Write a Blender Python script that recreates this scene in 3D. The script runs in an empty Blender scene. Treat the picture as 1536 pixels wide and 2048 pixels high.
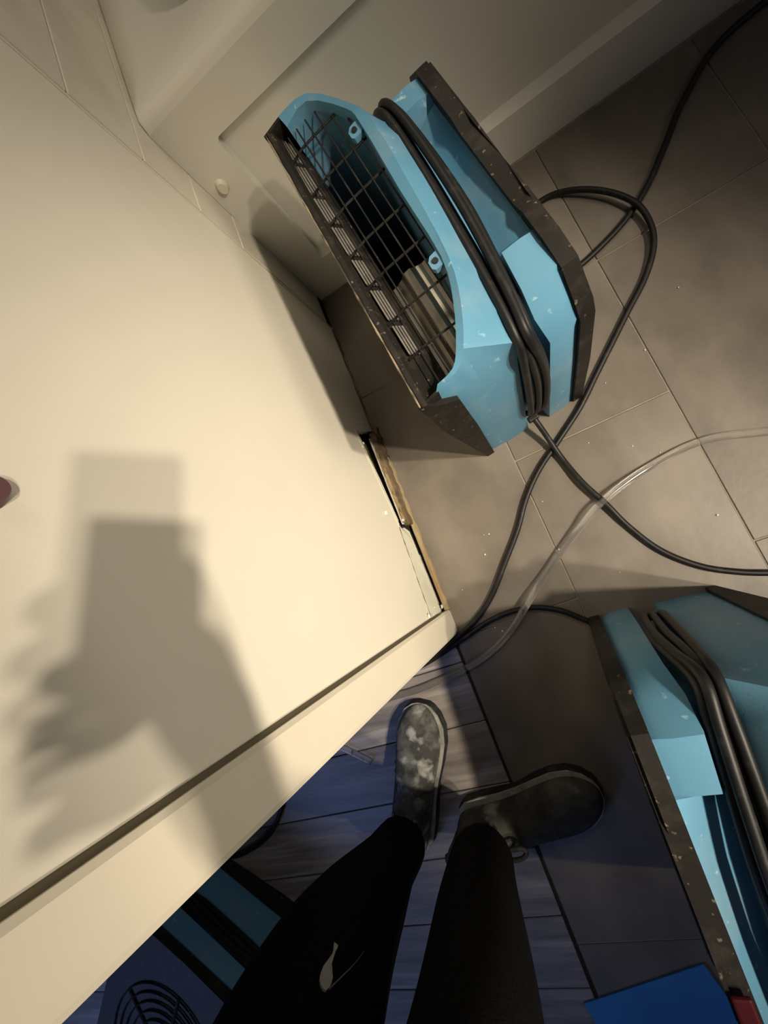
import bpy, bmesh, math, random
from mathutils import Vector, Matrix
random.seed(7)
S = bpy.context.scene
COL = S.collection

# ------------------------------------------------------------------ camera
F = 835.98                                   # focal length in pixels of the 1536x2048 frame
CAM = Vector((0.297, 0.124, 0.925))
RX = Vector((0.850452, -0.352918, -0.390102))   # image right
RY = Vector((-0.398554, -0.916275, -0.039940))  # image down
RZ = Vector((-0.343345, 0.189444, -0.919905))   # view direction
cam = bpy.data.objects.new('camera', bpy.data.cameras.new('camera'))
COL.objects.link(cam)
M = Matrix((RX, -RY, -RZ)).transposed().to_4x4(); M.translation = CAM
cam.matrix_world = M
cam.data.sensor_fit = 'VERTICAL'; cam.data.sensor_height = 24.0
cam.data.lens = 24.0 * F / 2048.0
cam.data.clip_start = 0.02
S.camera = cam

# ------------------------------------------------------------------ world, lights, exposure
w = bpy.data.worlds.new('world'); S.world = w; w.use_nodes = True
bg = w.node_tree.nodes['Background']
bg.inputs[0].default_value = (0.08, 0.16, 0.42, 1); bg.inputs[1].default_value = 0.05

def spot(name, loc, aim, power, col, size, blend, rad):
    l = bpy.data.lights.new(name, 'SPOT'); l.energy = power; l.color = col
    l.spot_size = math.radians(size); l.spot_blend = blend; l.shadow_soft_size = rad
    o = bpy.data.objects.new(name, l); COL.objects.link(o); o.location = loc
    o.rotation_euler = (Vector(aim) - Vector(loc)).to_track_quat('-Z', 'Y').to_euler()
    return o
WARM = (1.0, 0.875, 0.69)
spot('ceiling_bulb', (1.82, -0.44, 2.40), (0.14, 0.24, 0.13), 268, WARM, 32, 1.0, 0.045)
spot('ceiling_bulb', (1.82, -0.78, 2.40), (0.14, 0.24, 0.13), 222, WARM, 32, 1.0, 0.045)
def area(name, loc, aim, power, col, sx, sy):
    l = bpy.data.lights.new(name, 'AREA'); l.energy = power; l.color = col
    l.shape = 'RECTANGLE'; l.size = sx; l.size_y = sy
    o = bpy.data.objects.new(name, l); COL.objects.link(o); o.location = loc
    o.rotation_euler = (Vector(aim) - Vector(loc)).to_track_quat('-Z', 'Y').to_euler()
    return o
o = area('broad_warm_fill', (2.1, -0.40, 1.55), (0.10, 0.38, 0.36), 2.3, WARM, 1.0, 0.9)  # added broad fill without a fitting, softens the hand shadow on the wall
o.data.spread = math.radians(48)
area('tub_side_fill', (0.75, 1.35, 1.9), (0.06, 0.62, 0.15), 0.9, WARM, 0.6, 0.6).data.spread = math.radians(62)  # added weak fill over the tub, lifts the shade beside the upright mover
area('hall_window_light', (-2.2, -1.3, 1.9), (-0.3, -0.4, 0.0), 14.0, (0.30, 0.45, 1.0), 0.9, 1.1)

vs = S.view_settings
S.display_settings.display_device = 'sRGB'
vs.view_transform = 'Standard'; vs.look = 'None'; vs.exposure = 0.0; vs.gamma = 1.0
vs.use_curve_mapping = False

# ------------------------------------------------------------------ helpers
def ray(u, v): return RX * ((u - 768) / F) + RY * ((v - 1024) / F) + RZ
def atz(u, v, z=0.0):
    d = ray(u, v); return CAM + d * ((z - CAM.z) / d.z)
def atx(u, v, x=0.0):
    d = ray(u, v); return CAM + d * ((x - CAM.x) / d.x)
def aty(u, v, y):
    d = ray(u, v); return CAM + d * ((y - CAM.y) / d.y)

def link(name, bm, mat, parent=None, smooth=None):
    bmesh.ops.recalc_face_normals(bm, faces=bm.faces)
    me = bpy.data.meshes.new(name); bm.to_mesh(me); bm.free()
    if mat: me.materials.append(mat)
    if smooth is not None:
        for p in me.polygons: p.use_smooth = True
        if smooth < 179:
            try: me.set_sharp_from_angle(angle=math.radians(smooth))
            except Exception: pass
    o = bpy.data.objects.new(name, me); COL.objects.link(o)
    if parent: o.parent = parent
    return o
def empty(name, loc=(0, 0, 0), rz=0.0):
    o = bpy.data.objects.new(name, None); COL.objects.link(o)
    o.empty_display_size = 0.05
    o.location = loc; o.rotation_euler = (0, 0, rz); return o
def tag(o, label=None, cat=None, group=None, kind=None):
    if label: o['label'] = label
    if cat: o['category'] = cat
    if group: o['group'] = group
    if kind: o['kind'] = kind
    return o
def box(bm, lo, hi, bev=0.0, seg=1):
    r = bmesh.ops.create_cube(bm, size=1.0)
    vs_ = r['verts']
    for v in vs_:
        v.co = Vector([(a + b) / 2 + c * (b - a) for a, b, c in zip(lo, hi, v.co)])
    if bev:
        es = list({e for v in vs_ for e in v.link_edges})
        bmesh.ops.bevel(bm, geom=es, offset=bev, segments=seg, profile=0.5, affect='EDGES')
    return bm
def prism(bm, pts, axis, a, b):
    """extrude a 2-D outline along axis ('x','y','z') from a to b"""
    def mk(p, t):
        if axis == 'x': return (t, p[0], p[1])
        if axis == 'y': return (p[0], t, p[1])
        return (p[0], p[1], t)
    A = [bm.verts.new(mk(p, a)) for p in pts]; B = [bm.verts.new(mk(p, b)) for p in pts]
    n = len(pts)
    fa = bm.faces.new(A[::-1]); fb = bm.faces.new(B)
    for i in range(n): bm.faces.new((A[i], A[(i + 1) % n], B[(i + 1) % n], B[i]))
    return bm
def catmull(P, n=8, closed=False):
    P = [Vector(p) for p in P]; out = []
    m = len(P)
    for i in range(m - 1):
        p0 = P[max(i - 1, 0)]; p1 = P[i]; p2 = P[i + 1]; p3 = P[min(i + 2, m - 1)]
        for k in range(n):
            t = k / n
            out.append(0.5 * ((2 * p1) + (p2 - p0) * t + (2 * p0 - 5 * p1 + 4 * p2 - p3) * t * t + (3 * p1 - p0 - 3 * p2 + p3) * t ** 3))
    out.append(P[-1]); return out
def tube(bm, P, r, sides=10):
    rings = []; nrm = None
    for i, p in enumerate(P):
        t = (P[min(i + 1, len(P) - 1)] - P[max(i - 1, 0)])
        if t.length < 1e-9: t = Vector((0, 0, 1))
        t.normalize()
        if nrm is None:
            nrm = t.cross(Vector((0, 0, 1)))
            if nrm.length < 1e-3: nrm = t.cross(Vector((1, 0, 0)))
        nrm = (nrm - t * nrm.dot(t)).normalized(); bi = t.cross(nrm)
        rr = r[i] if isinstance(r, list) else r
        rings.append([bm.verts.new(p + (nrm * math.cos(2 * math.pi * k / sides) + bi * math.sin(2 * math.pi * k / sides)) * rr) for k in range(sides)])
    for a, b in zip(rings, rings[1:]):
        for k in range(sides): bm.faces.new((a[k], a[(k + 1) % sides], b[(k + 1) % sides], b[k]))
    bm.faces.new(rings[0][::-1]); bm.faces.new(rings[-1])
    return bm
def lerp(a, b, t): return a + (b - a) * t
def interp(xs, ys, x):
    if x <= xs[0]: return ys[0]
    for i in range(len(xs) - 1):
        if x <= xs[i + 1]: return lerp(ys[i], ys[i + 1], (x - xs[i]) / (xs[i + 1] - xs[i]))
    return ys[-1]

# ------------------------------------------------------------------ materials
def mat(name, col, rough=0.5, spec=0.5, metal=0.0, noise=None, bump=None, col2=None, extra=None, coat=0.0, stretch=None):
    """noise=(scale, low, high) mixes col -> col2; bump=(scale, strength)"""
    m = bpy.data.materials.new(name); m.use_nodes = True
    nt = m.node_tree; N = nt.nodes; L = nt.links
    b = N['Principled BSDF']
    b.inputs['Base Color'].default_value = (*col, 1)
    b.inputs['Roughness'].default_value = rough; b.inputs['Metallic'].default_value = metal
    b.inputs['Specular IOR Level'].default_value = spec
    if coat: b.inputs['Coat Weight'].default_value = coat
    tc = N.new('ShaderNodeTexCoord'); mp = N.new('ShaderNodeMapping')
    L.new(tc.outputs['Object'], mp.inputs['Vector'])
    if stretch: mp.inputs['Scale'].default_value = stretch
    last = None
    if noise:
        nz = N.new('ShaderNodeTexNoise'); nz.inputs['Scale'].default_value = noise[0]; nz.inputs['Detail'].default_value = 6
        nz.inputs['Roughness'].default_value = 0.62
        L.new(mp.outputs[0], nz.inputs['Vector'])
        cr = N.new('ShaderNodeMapRange'); cr.inputs[1].default_value = noise[1]; cr.inputs[2].default_value = noise[2]
        L.new(nz.outputs[0], cr.inputs[0])
        mx = N.new('ShaderNodeMix'); mx.data_type = 'RGBA'
        mx.inputs[6].default_value = (*col, 1); mx.inputs[7].default_value = (*(col2 or col), 1)
        L.new(cr.outputs[0], mx.inputs[0]); last = mx.outputs[2]
    if extra:                                   # second layer: (scale, low, high, colour, stretch)
        mp2 = N.new('ShaderNodeMapping'); L.new(tc.outputs['Object'], mp2.inputs['Vector'])
        mp2.inputs['Scale'].default_value = extra[4] if len(extra) > 4 else (1, 1, 1)
        mp2.inputs['Location'].default_value = (3.1, 1.7, 5.3)
        nz = N.new('ShaderNodeTexNoise'); nz.inputs['Scale'].default_value = extra[0]; nz.inputs['Detail'].default_value = 8
        L.new(mp2.outputs[0], nz.inputs['Vector'])
        cr = N.new('ShaderNodeMapRange'); cr.inputs[1].default_value = extra[1]; cr.inputs[2].default_value = extra[2]
        L.new(nz.outputs[0], cr.inputs[0])
        mx = N.new('ShaderNodeMix'); mx.data_type = 'RGBA'; mx.inputs[6].default_value = (*col, 1)
        if last: L.new(last, mx.inputs[6])
        mx.inputs[7].default_value = (*extra[3], 1)
        L.new(cr.outputs[0], mx.inputs[0]); last = mx.outputs[2]
    if last: L.new(last, b.inputs['Base Color'])
    if bump:
        nz = N.new('ShaderNodeTexNoise'); nz.inputs['Scale'].default_value = bump[0]; nz.inputs['Detail'].default_value = 4
        L.new(mp.outputs[0], nz.inputs['Vector'])
        bp = N.new('ShaderNodeBump'); bp.inputs['Strength'].default_value = bump[1]; bp.inputs['Distance'].default_value = 0.002
        L.new(nz.outputs[0], bp.inputs['Height']); L.new(bp.outputs[0], b.inputs['Normal'])
    return m

M_WALL = mat('wall_paint', (0.79, 0.745, 0.63), 0.55, 0.3, noise=(3, 0.35, 0.7), col2=(0.75, 0.70, 0.59), bump=(260, 0.06))
M_TRIM = mat('casing_paint', (0.80, 0.735, 0.60), 0.42, 0.4, noise=(5, 0.4, 0.7), col2=(0.77, 0.70, 0.56))
M_PRIMER = mat('bare_drywall', (0.70, 0.70, 0.57), 0.7, 0.2, noise=(14, 0.4, 0.75), col2=(0.60, 0.58, 0.45), extra=(60, 0.62, 0.72, (0.40, 0.34, 0.22)))
M_GYPSUM = mat('gypsum_core', (0.72, 0.69, 0.60), 0.9, 0.1, noise=(80, 0.4, 0.7), col2=(0.45, 0.40, 0.30))
M_ROTWOOD = mat('wet_wood', (0.21, 0.155, 0.095), 0.75, 0.2, noise=(26, 0.38, 0.66), col2=(0.06, 0.042, 0.024), stretch=(1, 0.25, 1), extra=(30, 0.6, 0.68, (0.40, 0.33, 0.22), (1, 0.2, 1)), bump=(70, 0.8))
M_SPLINTER = mat('splintered_wood', (0.42, 0.33, 0.20), 0.7, 0.2, noise=(40, 0.4, 0.66), col2=(0.27, 0.18, 0.085), stretch=(1, 0.2, 1), bump=(90, 0.6))
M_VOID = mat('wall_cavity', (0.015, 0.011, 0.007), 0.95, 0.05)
M_CAULK = mat('caulk', (0.63, 0.55, 0.42), 0.6, 0.3)
M_TUB = mat('tub_enamel', (0.80, 0.765, 0.665), 0.28, 0.5, noise=(2.5, 0.4, 0.7), col2=(0.77, 0.73, 0.63))
M_WTILE = mat('wall_tile_glaze', (0.76, 0.715, 0.60), 0.30, 0.5, noise=(9, 0.4, 0.7), col2=(0.66, 0.60, 0.49))
M_GROUT = mat('pale_grout', (0.30, 0.265, 0.20), 0.85, 0.2)
M_FGROUT = mat('floor_grout', (0.36, 0.31, 0.25), 0.9, 0.15, noise=(30, 0.4, 0.7), col2=(0.25, 0.21, 0.17))
M_TILE = mat('porcelain_tile', (0.185, 0.158, 0.128), 0.42, 0.45, noise=(7, 0.40, 0.66), col2=(0.135, 0.115, 0.094),
             extra=(4.5, 0.50, 0.70, (0.26, 0.225, 0.185), (1.0, 0.45, 1)), bump=(60, 0.12))
M_PLANK = mat('plank_vinyl', (0.31, 0.275, 0.25), 0.40, 0.45, noise=(7, 0.36, 0.66), col2=(0.155, 0.135, 0.122), stretch=(0.45, 4.0, 1),
              extra=(22, 0.56, 0.70, (0.42, 0.385, 0.36), (0.12, 2.4, 1)), bump=(90, 0.2))
M_SUBFLOOR = mat('plank_seam', (0.03, 0.026, 0.023), 0.9, 0.1)
M_TEAL = mat('teal_plastic', (0.105, 0.275, 0.415), 0.45, 0.4, noise=(11, 0.50, 0.74), col2=(0.19, 0.315, 0.40),
             extra=(75, 0.66, 0.76, (0.40, 0.58, 0.66), (1, 1, 0.5)), bump=(420, 0.08))
M_BLACK = mat('black_plastic', (0.011, 0.010, 0.0095), 0.5, 0.35, noise=(24, 0.5, 0.7), col2=(0.032, 0.028, 0.024),
              extra=(130, 0.68, 0.78, (0.13, 0.11, 0.085)), bump=(300, 0.1))
M_PANB = mat('worn_black_plastic', (0.015, 0.0135, 0.0115), 0.55, 0.18, noise=(30, 0.5, 0.7), col2=(0.036, 0.030, 0.024),
             extra=(120, 0.64, 0.76, (0.20, 0.16, 0.115)), bump=(300, 0.1))
M_WORN = mat('scuffed_edge', (0.30, 0.24, 0.165), 0.6, 0.3, noise=(60, 0.42, 0.62), col2=(0.05, 0.042, 0.032), stretch=(1, 0.4, 1))
M_RUBBER = mat('black_cord_rubber', (0.010, 0.0095, 0.0095), 0.48, 0.35, noise=(60, 0.55, 0.75), col2=(0.035, 0.032, 0.03))
M_STEEL = mat('galvanised_steel', (0.62, 0.56, 0.46), 0.33, 0.5, metal=0.9, noise=(14, 0.4, 0.7), col2=(0.36, 0.32, 0.26))
M_LOUVRE = mat('grey_louvre', (0.17, 0.155, 0.135), 0.5, 0.4, noise=(40, 0.4, 0.7), col2=(0.10, 0.09, 0.08))
M_SCREW = mat('dark_screw', (0.05, 0.045, 0.04), 0.35, 0.5, metal=0.6)
M_BOOT = mat('dusty_boot_leather', (0.060, 0.060, 0.055), 0.75, 0.25, noise=(26, 0.42, 0.60), col2=(0.16, 0.16, 0.145),
             extra=(32, 0.54, 0.66, (0.40, 0.40, 0.37)), bump=(45, 0.8))
M_BOOT2 = mat('dark_boot_leather', (0.040, 0.038, 0.031), 0.7, 0.25, noise=(22, 0.42, 0.66), col2=(0.095, 0.092, 0.075),
              extra=(13, 0.62, 0.74, (0.26, 0.26, 0.25)), bump=(60, 0.5))
M_SOLE = mat('rubber_sole', (0.020, 0.020, 0.022), 0.7, 0.3, noise=(40, 0.5, 0.7), col2=(0.06, 0.06, 0.06))
M_WELT = mat('dusty_welt', (0.42, 0.41, 0.36), 0.8, 0.2, noise=(40, 0.4, 0.7), col2=(0.24, 0.23, 0.20))
M_LACE = mat('boot_lace', (0.34, 0.33, 0.29), 0.8, 0.2)
M_DENIM = mat('black_trouser_cloth', (0.0065, 0.0062, 0.0065), 0.95, 0.08, noise=(160, 0.4, 0.7), col2=(0.010, 0.0095, 0.009), bump=(500, 0.3))
M_JACKET = mat('dark_jacket_cloth', (0.02, 0.02, 0.024), 0.9, 0.15, bump=(400, 0.3))
M_SKIN = mat('skin', (0.50, 0.31, 0.22), 0.5, 0.4, noise=(30, 0.4, 0.7), col2=(0.44, 0.26, 0.18))
M_HAIR = mat('hair', (0.03, 0.02, 0.014), 0.6, 0.3, bump=(120, 0.6))
M_PAINT = mat('dried_paint', (0.50, 0.49, 0.43), 0.7, 0.25, noise=(80, 0.4, 0.7), col2=(0.40, 0.38, 0.33), bump=(300, 0.5))
M_THREAD = mat('pale_thread', (0.20, 0.19, 0.19), 0.8, 0.2)
M_PHONE = mat('phone_body', (0.02, 0.02, 0.022), 0.25, 0.5)
M_BLUE_PATCH = mat('bright_blue_patch', (0.055, 0.24, 0.52), 0.45, 0.4, noise=(5, 0.4, 0.7), col2=(0.045, 0.20, 0.46))
M_CRUMB = mat('plaster_crumb', (0.80, 0.77, 0.70), 0.9, 0.1)
M_MAROON = mat('maroon_plastic', (0.13, 0.06, 0.065), 0.5, 0.4)
M_RED = mat('red_rocker', (0.045, 0.003, 0.006), 0.6, 0.2)
M_RED.node_tree.nodes['Principled BSDF'].inputs['Emission Color'].default_value = (0.8, 0.02, 0.03, 1)
M_RED.node_tree.nodes['Principled BSDF'].inputs['Emission Strength'].default_value = 0.006
M_CLEAR = bpy.data.materials.new('clear_vinyl'); M_CLEAR.use_nodes = True
b = M_CLEAR.node_tree.nodes['Principled BSDF']
b.inputs['Base Color'].default_value = (0.97, 0.95, 0.91, 1); b.inputs['Roughness'].default_value = 0.10
b.inputs['Transmission Weight'].default_value = 0.93; b.inputs['IOR'].default_value = 1.45
b.inputs['Coat Weight'].default_value = 0.4

# ------------------------------------------------------------------ setting: left wall
WY = 0.815                                   # the wall ends here; the tub alcove begins
# visible damage line of the drywall: (y, z) of its lower edge, from the casing to the alcove
lower = [(0.045, 0.020), (0.10, 0.018), (0.16, 0.019), (0.22, 0.020), (0.245, 0.022), (0.252, 0.040), (0.256, 0.066),
         (0.27, 0.066), (0.283, 0.071), (0.30, 0.070), (0.315, 0.076), (0.335, 0.075), (0.348, 0.082), (0.37, 0.080), (0.382, 0.088), (0.40, 0.086), (0.418, 0.094), (0.436, 0.092), (0.452, 0.100), (0.47, 0.099), (0.487, 0.107),
         (0.4885, 0.085), (0.494, 0.062), (0.4965, 0.045), (0.503, 0.030), (0.505, 0.012), (0.512, 0.004), (0.55, 0.006), (0.59, 0.003), (0.63, 0.007), (0.66, 0.003), (0.70, 0.008), (0.74, 0.004), (0.78, 0.006), (WY, 0.004)]
bm = bmesh.new()
cols_ = [[bm.verts.new(p) for p in ((0.0, y, z), (0.0, y, 0.4), (0.0, y, 2.3), (-0.013, y, 2.3), (-0.013, y, 0.4), (-0.013, y, z))] for y, z in lower]
for A, B in zip(cols_, cols_[1:]):
    for k in range(6): bm.faces.new((A[k], A[(k + 1) % 6], B[(k + 1) % 6], B[k]))
bm.faces.new(cols_[0][::-1]); bm.faces.new(cols_[-1])
wall = link('wall_left', bm, M_WALL); wall['kind'] = 'structure'
# strip of raw drywall where the baseboard was, a paper-thin step out of the wall
bm = bmesh.new()
prism(bm, [(0.052, 0.021), (0.10, 0.019), (0.16, 0.020), (0.22, 0.021), (0.243, 0.023), (0.250, 0.041), (0.253, 0.067), (0.262, 0.075), (0.20, 0.083), (0.13, 0.090), (0.052, 0.096)], 'x', 0.0, 0.0012)
bmesh.ops.triangulate(bm, faces=[f for f in bm.faces if len(f.verts) > 4])
link('bare_strip', bm, M_PRIMER, wall)
# torn paper edge above the hole
bm = bmesh.new()
up = [(0.262, 0.075), (0.30, 0.080), (0.35, 0.092), (0.40, 0.099), (0.45, 0.112), (0.485, 0.116)]
lo = [(0.27, 0.0655), (0.30, 0.0695), (0.335, 0.0745), (0.37, 0.0795), (0.418, 0.0935), (0.452, 0.0995), (0.487, 0.1065)]
prism(bm, lo + up[::-1], 'x', 0.0, 0.0009)
bmesh.ops.triangulate(bm, faces=[f for f in bm.faces if len(f.verts) > 4])
link('torn_paper', bm, M_PRIMER, wall)
bm = bmesh.new(); tube(bm, catmull([Vector((0.0012, y, z)) for y, z in ((0.254, 0.077), (0.22, 0.0815), (0.20, 0.0835), (0.16, 0.087), (0.13, 0.0905), (0.09, 0.0935), (0.056, 0.096))], 4), [0.0006 + 0.0003 * math.sin(k * 1.7) for k in range(25)], 5)
link('paint_crack', bm, M_ROTWOOD, wall)
# cavity behind, sill plate and splinters
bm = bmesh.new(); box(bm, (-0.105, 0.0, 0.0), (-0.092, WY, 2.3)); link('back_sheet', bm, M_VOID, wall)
bm = bmesh.new(); box(bm, (-0.092, 0.02, 0.0), (-0.022, 0.55, 0.030), 0.002); link('sill_plate', bm, M_ROTWOOD, wall)
def ragged_board(y0, y1, x0, x1, z0, z1, n, jx, jz, m, name, parent):
    bm = bmesh.new(); rows = []
    for i in range(n + 1):
        y = lerp(y0, y1, i / n); a = random.uniform(-jx, jx); c = random.uniform(-jz, jz)
        rows.append([bm.verts.new(p) for p in ((x0, y, z0), (x1 + a, y, z0), (x1 + a * .6, y, z1 + c), (x0, y, z1 + c * .5))])
    for a, b_ in zip(rows, rows[1:]):
        for k in range(4): bm.faces.new((a[k], a[(k + 1) % 4], b_[(k + 1) % 4], b_[k]))
    bm.faces.new(rows[0][::-1]); bm.faces.new(rows[-1])
    return link(name, bm, m, parent)
ragged_board(0.258, 0.492, 0.0, 0.013, 0.002, 0.036, 26, 0.002, 0.004, M_ROTWOOD, 'rotten_wood', wall)
ragged_board(0.262, 0.480, -0.0022, 0.0005, 0.01, 0.043, 18, 0.0004, 0.002, M_GYPSUM, 'gypsum_edge', wall)
ragged_board(0.265, 0.440, 0.001, 0.004, 0.026, 0.043, 18, 0.001, 0.0025, M_SPLINTER, 'wood_splinter', wall)
ragged_board(0.27, 0.40, 0.004, 0.008, 0.030, 0.043, 12, 0.001, 0.004, M_SPLINTER, 'wood_splinter', wall)
ragged_board(0.052, 0.43, 0.006, 0.016, 0.0005, 0.010, 30, 0.0015, 0.0015, M_SPLINTER, 'tack_strip', wall)
ragged_board(0.43, 0.51, 0.002, 0.015, 0.0005, 0.012, 8, 0.003, 0.003, M_ROTWOOD, 'tack_strip', wall)
ragged_board(0.51, 0.80, 0.0, 0.003, 0.0, 0.004, 22, 0.0022, 0.002, M_ROTWOOD, 'stained_edge', wall)
for (u, v, s) in ((771, 1025, .0055), (725, 893, .004), (727, 886, .003), (884, 1213, .005), (858, 1232, .005), (868, 1214, .002), (806, 1040, .004)):
    p = atx(u, v, 0.003)
    bm = bmesh.new(); bmesh.ops.create_icosphere(bm, subdivisions=2, radius=s)
    for q in bm.verts: q.co = q.co * random.uniform(.75, 1.2); q.co.x *= .6
    for q in bm.verts: q.co += p
    link('plaster_chip', bm, M_CRUMB, wall)
# casing with back caulk line, wall end return
bm = bmesh.new()
pro = [(-0.105, -0.003), (0.011, -0.003), (0.014, 0.002), (0.014, 0.046), (0.011, 0.0505), (0.0, 0.0505), (0.0, 0.02), (-0.105, 0.02)]
prism(bm, pro, 'z', 0.0, 2.3)
casing = link('trim_1', bm, M_TRIM, None); casing['kind'] = 'structure'
bm = bmesh.new(); prism(bm, [(0.0004, 0.0506), (0.0085, 0.0506), (0.002, 0.0535), (0.0004, 0.054)], 'z', 0.05, 2.3); link('caulk_bead', bm, mat('old_caulk', (0.22, 0.185, 0.125), 0.8, 0.2), casing)
# hall side of the partition (behind the bathroom wall)
bm = bmesh.new(); box(bm, (-0.118, -0.003, 0), (-0.1055, 1.6, 2.3)); o = link('wall_hall', bm, M_WALL); o['kind'] = 'structure'
# rounded bullnose bead on the wall end
bm = bmesh.new()
arc = [(0.0, WY - 0.012)] + [(-0.012 + 0.0125 * math.cos(t), WY - 0.0115 + 0.0125 * math.sin(t) + 0.0) for t in [math.radians(a) for a in (5, 25, 45, 65, 90)]] + [(-0.013, WY - 0.012)]
prism(bm, [(x + 0.0012, y + 0.006) for x, y in arc], 'z', 0.0, 2.3)
o = link('trim_2', bm, M_TRIM, smooth=40); o['kind'] = 'structure'

# ------------------------------------------------------------------ setting: tiled alcove side beyond the wall end
bm = bmesh.new(); box(bm, (-0.09, WY + 0.006, 0.0), (-0.0062, 1.75, 2.3)); alcove = link('wall_alcove', bm, M_GROUT); alcove['kind'] = 'structure'
zj = [0.02 + 0.1015 * i for i in range(0, 23)]
tile_me = None
for i in range(len(zj) - 1):
    for k in range(3):
        y0 = WY + 0.0075 + 0.3065 * k
        if k > 0 and i < 4: continue                # hidden behind the tub
        if tile_me is None:
            bm = bmesh.new(); box(bm, (-0.006, 0.0, 0.0), (0.0, 0.3055, 0.1006), 0.0014)
            o = link('wall_tile', bm, M_WTILE, alcove); tile_me = o.data
        else:
            o = bpy.data.objects.new('wall_tile', tile_me); COL.objects.link(o); o.parent = alcove
        o.location = (random.uniform(-0.0007, 0.0001), y0, zj[i] + 0.0006)
bm = bmesh.new(); box(bm, (-0.09, 1.72, 0.0), (1.75, 1.80, 2.3)); o = link('wall_back', bm, M_WALL); o['kind'] = 'structure'
# right wall and ceiling of the bathroom (outside the frame)
bm = bmesh.new(); box(bm, (2.25, -1.2, 0.0), (2.32, 1.8, 2.6)); o = link('wall_right', bm, M_WALL); o['kind'] = 'structure'

for nm, lo_, hi_ in (('wall_hall_left', (-2.72, -2.2, 0.0), (-2.62, 1.72, 2.5)), ('wall_hall_front', (-2.72, -2.3, 0.0), (2.25, -2.21, 2.5))):
    bm = bmesh.new(); box(bm, lo_, hi_); o = link(nm, bm, M_WALL); o['kind'] = 'structure'
# ------------------------------------------------------------------ setting: floor
bm = bmesh.new(); box(bm, (0.0005, -2.2, -0.05), (2.25, 1.72, -0.0022)); floor = link('floor', bm, M_FGROUT); floor['kind'] = 'structure'
bm = bmesh.new(); box(bm, (-2.6, -2.2, -0.05), (-0.0006, 1.72, -0.0028)); wfloor = link('floor_hall', bm, M_SUBFLOOR); wfloor['kind'] = 'structure'
xs = [0.0025, 0.2715, 0.5755, 0.8795, 1.1835, 1.49]
offs = [(-0.012, 0.0025, 0.2715), (0.293, 0.2715, 0.5755), (-0.012, 0.5755, 0.8795), (0.293, 0.8795, 1.1835), (-0.012, 1.1835, 1.4875)]
meshes = {}
for (o0, xa, xb) in offs:
    y = o0 - 0.6105 * 3
    while y < 0.95:
        ya, yb = y, y + 0.6105
        y += 0.6105
        yc = min(yb, 0.897)
        if yc - ya < 0.02 or yb < -1.6: continue
        key = (round(xb - xa, 3), round(yc - ya, 3))
        if key not in meshes:
            bm = bmesh.new(); box(bm, (0.0013, 0.0013, -0.008), (xb - xa - 0.0013, yc - ya - 0.0013, 0.0), 0.0011)
            o = link('floor_tile', bm, M_TILE, floor); meshes[key] = o.data
        else:
            o = bpy.data.objects.new('floor_tile', meshes[key]); COL.objects.link(o); o.parent = floor
        o.location = (xa, ya, random.uniform(-0.0003, 0.0002))
# vinyl planks run across the hall, along x
pitch = 0.1268; y0 = -0.0648 - 0.1268 * 14
lens = [1.22]
row = 0
butt = {7: -0.402}
for r in range(22):
    ya = y0 + pitch * r
    if ya > 0.1 or ya < -1.75: continue
    st = (random.uniform(0.35, 1.2))
    joints = [-0.003]
    x = -0.003 - st
    k_ = round((ya + 0.572) / pitch)
    if k_ == 0: x = -0.392
    while x > -2.4: joints.append(x); x -= 1.22
    joints.append(-2.5)
    for a, c in zip(joints, joints[1:]):
        if a - c < 0.05: continue
        bm = bmesh.new(); box(bm, (0.0009, 0.0009, -0.008), (a - c - 0.0009, pitch - 0.0009, 0.0), 0.0012)
        o = link('floor_plank', bm, M_PLANK, wfloor); o.location = (c, ya, random.uniform(-0.0003, 0.0))
# dark metal edge between tile and planks
bm = bmesh.new(); box(bm, (-0.0025, -1.7, -0.01), (0.0022, 0.0, 0.0009)); o = link('trim_3', bm, M_SUBFLOOR); o['kind'] = 'structure'

# ------------------------------------------------------------------ bathtub
AY = 0.90
tub = tag(empty('bathtub', (0.0, AY, 0.0)), 'cream bathtub with panelled apron behind the upright air mover', 'bathtub')
def tb(lo, hi, name, bev, seg=3, m=M_TUB):
    bm = bmesh.new(); box(bm, (lo[0], lo[1] - AY, lo[2]), (hi[0], hi[1] - AY, hi[2]), bev, seg)
    return link(name, bm, m, tub, smooth=35)
XE = 1.70
# apron: one sheet with a recessed panel, profile built by rings
def ringface(bm, rects):
    R_ = []
    for (xa, xb, za, zb, y, rad) in rects:
        pts = []
        for (cx, cz, a0) in ((xb - rad, zb - rad, 0), (xa + rad, zb - rad, 90), (xa + rad, za + rad, 180), (xb - rad, za + rad, 270)):
            for q in range(5):
                t = math.radians(a0 + 22.5 * q); pts.append(bm.verts.new((cx + rad * math.cos(t), y, cz + rad * math.sin(t))))
        R_.append(pts)
    for a, c in zip(R_, R_[1:]):
        n = len(a)
        for k in range(n): bm.faces.new((a[k], a[(k + 1) % n], c[(k + 1) % n], c[k]))
    bm.faces.new(R_[-1])
bm = bmesh.new()
ringface(bm, [(0.0003, XE, 0.0, 0.500, 0.04, 0.001), (0.0003, XE, 0.0, 0.500, 0.0, 0.001), (0.074, XE - 0.07, 0.110, 0.434, 0.0, 0.010), (0.076, XE - 0.072, 0.121, 0.4345, 0.020, 0.010)])
link('apron', bm, M_TUB, tub, smooth=25)
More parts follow.
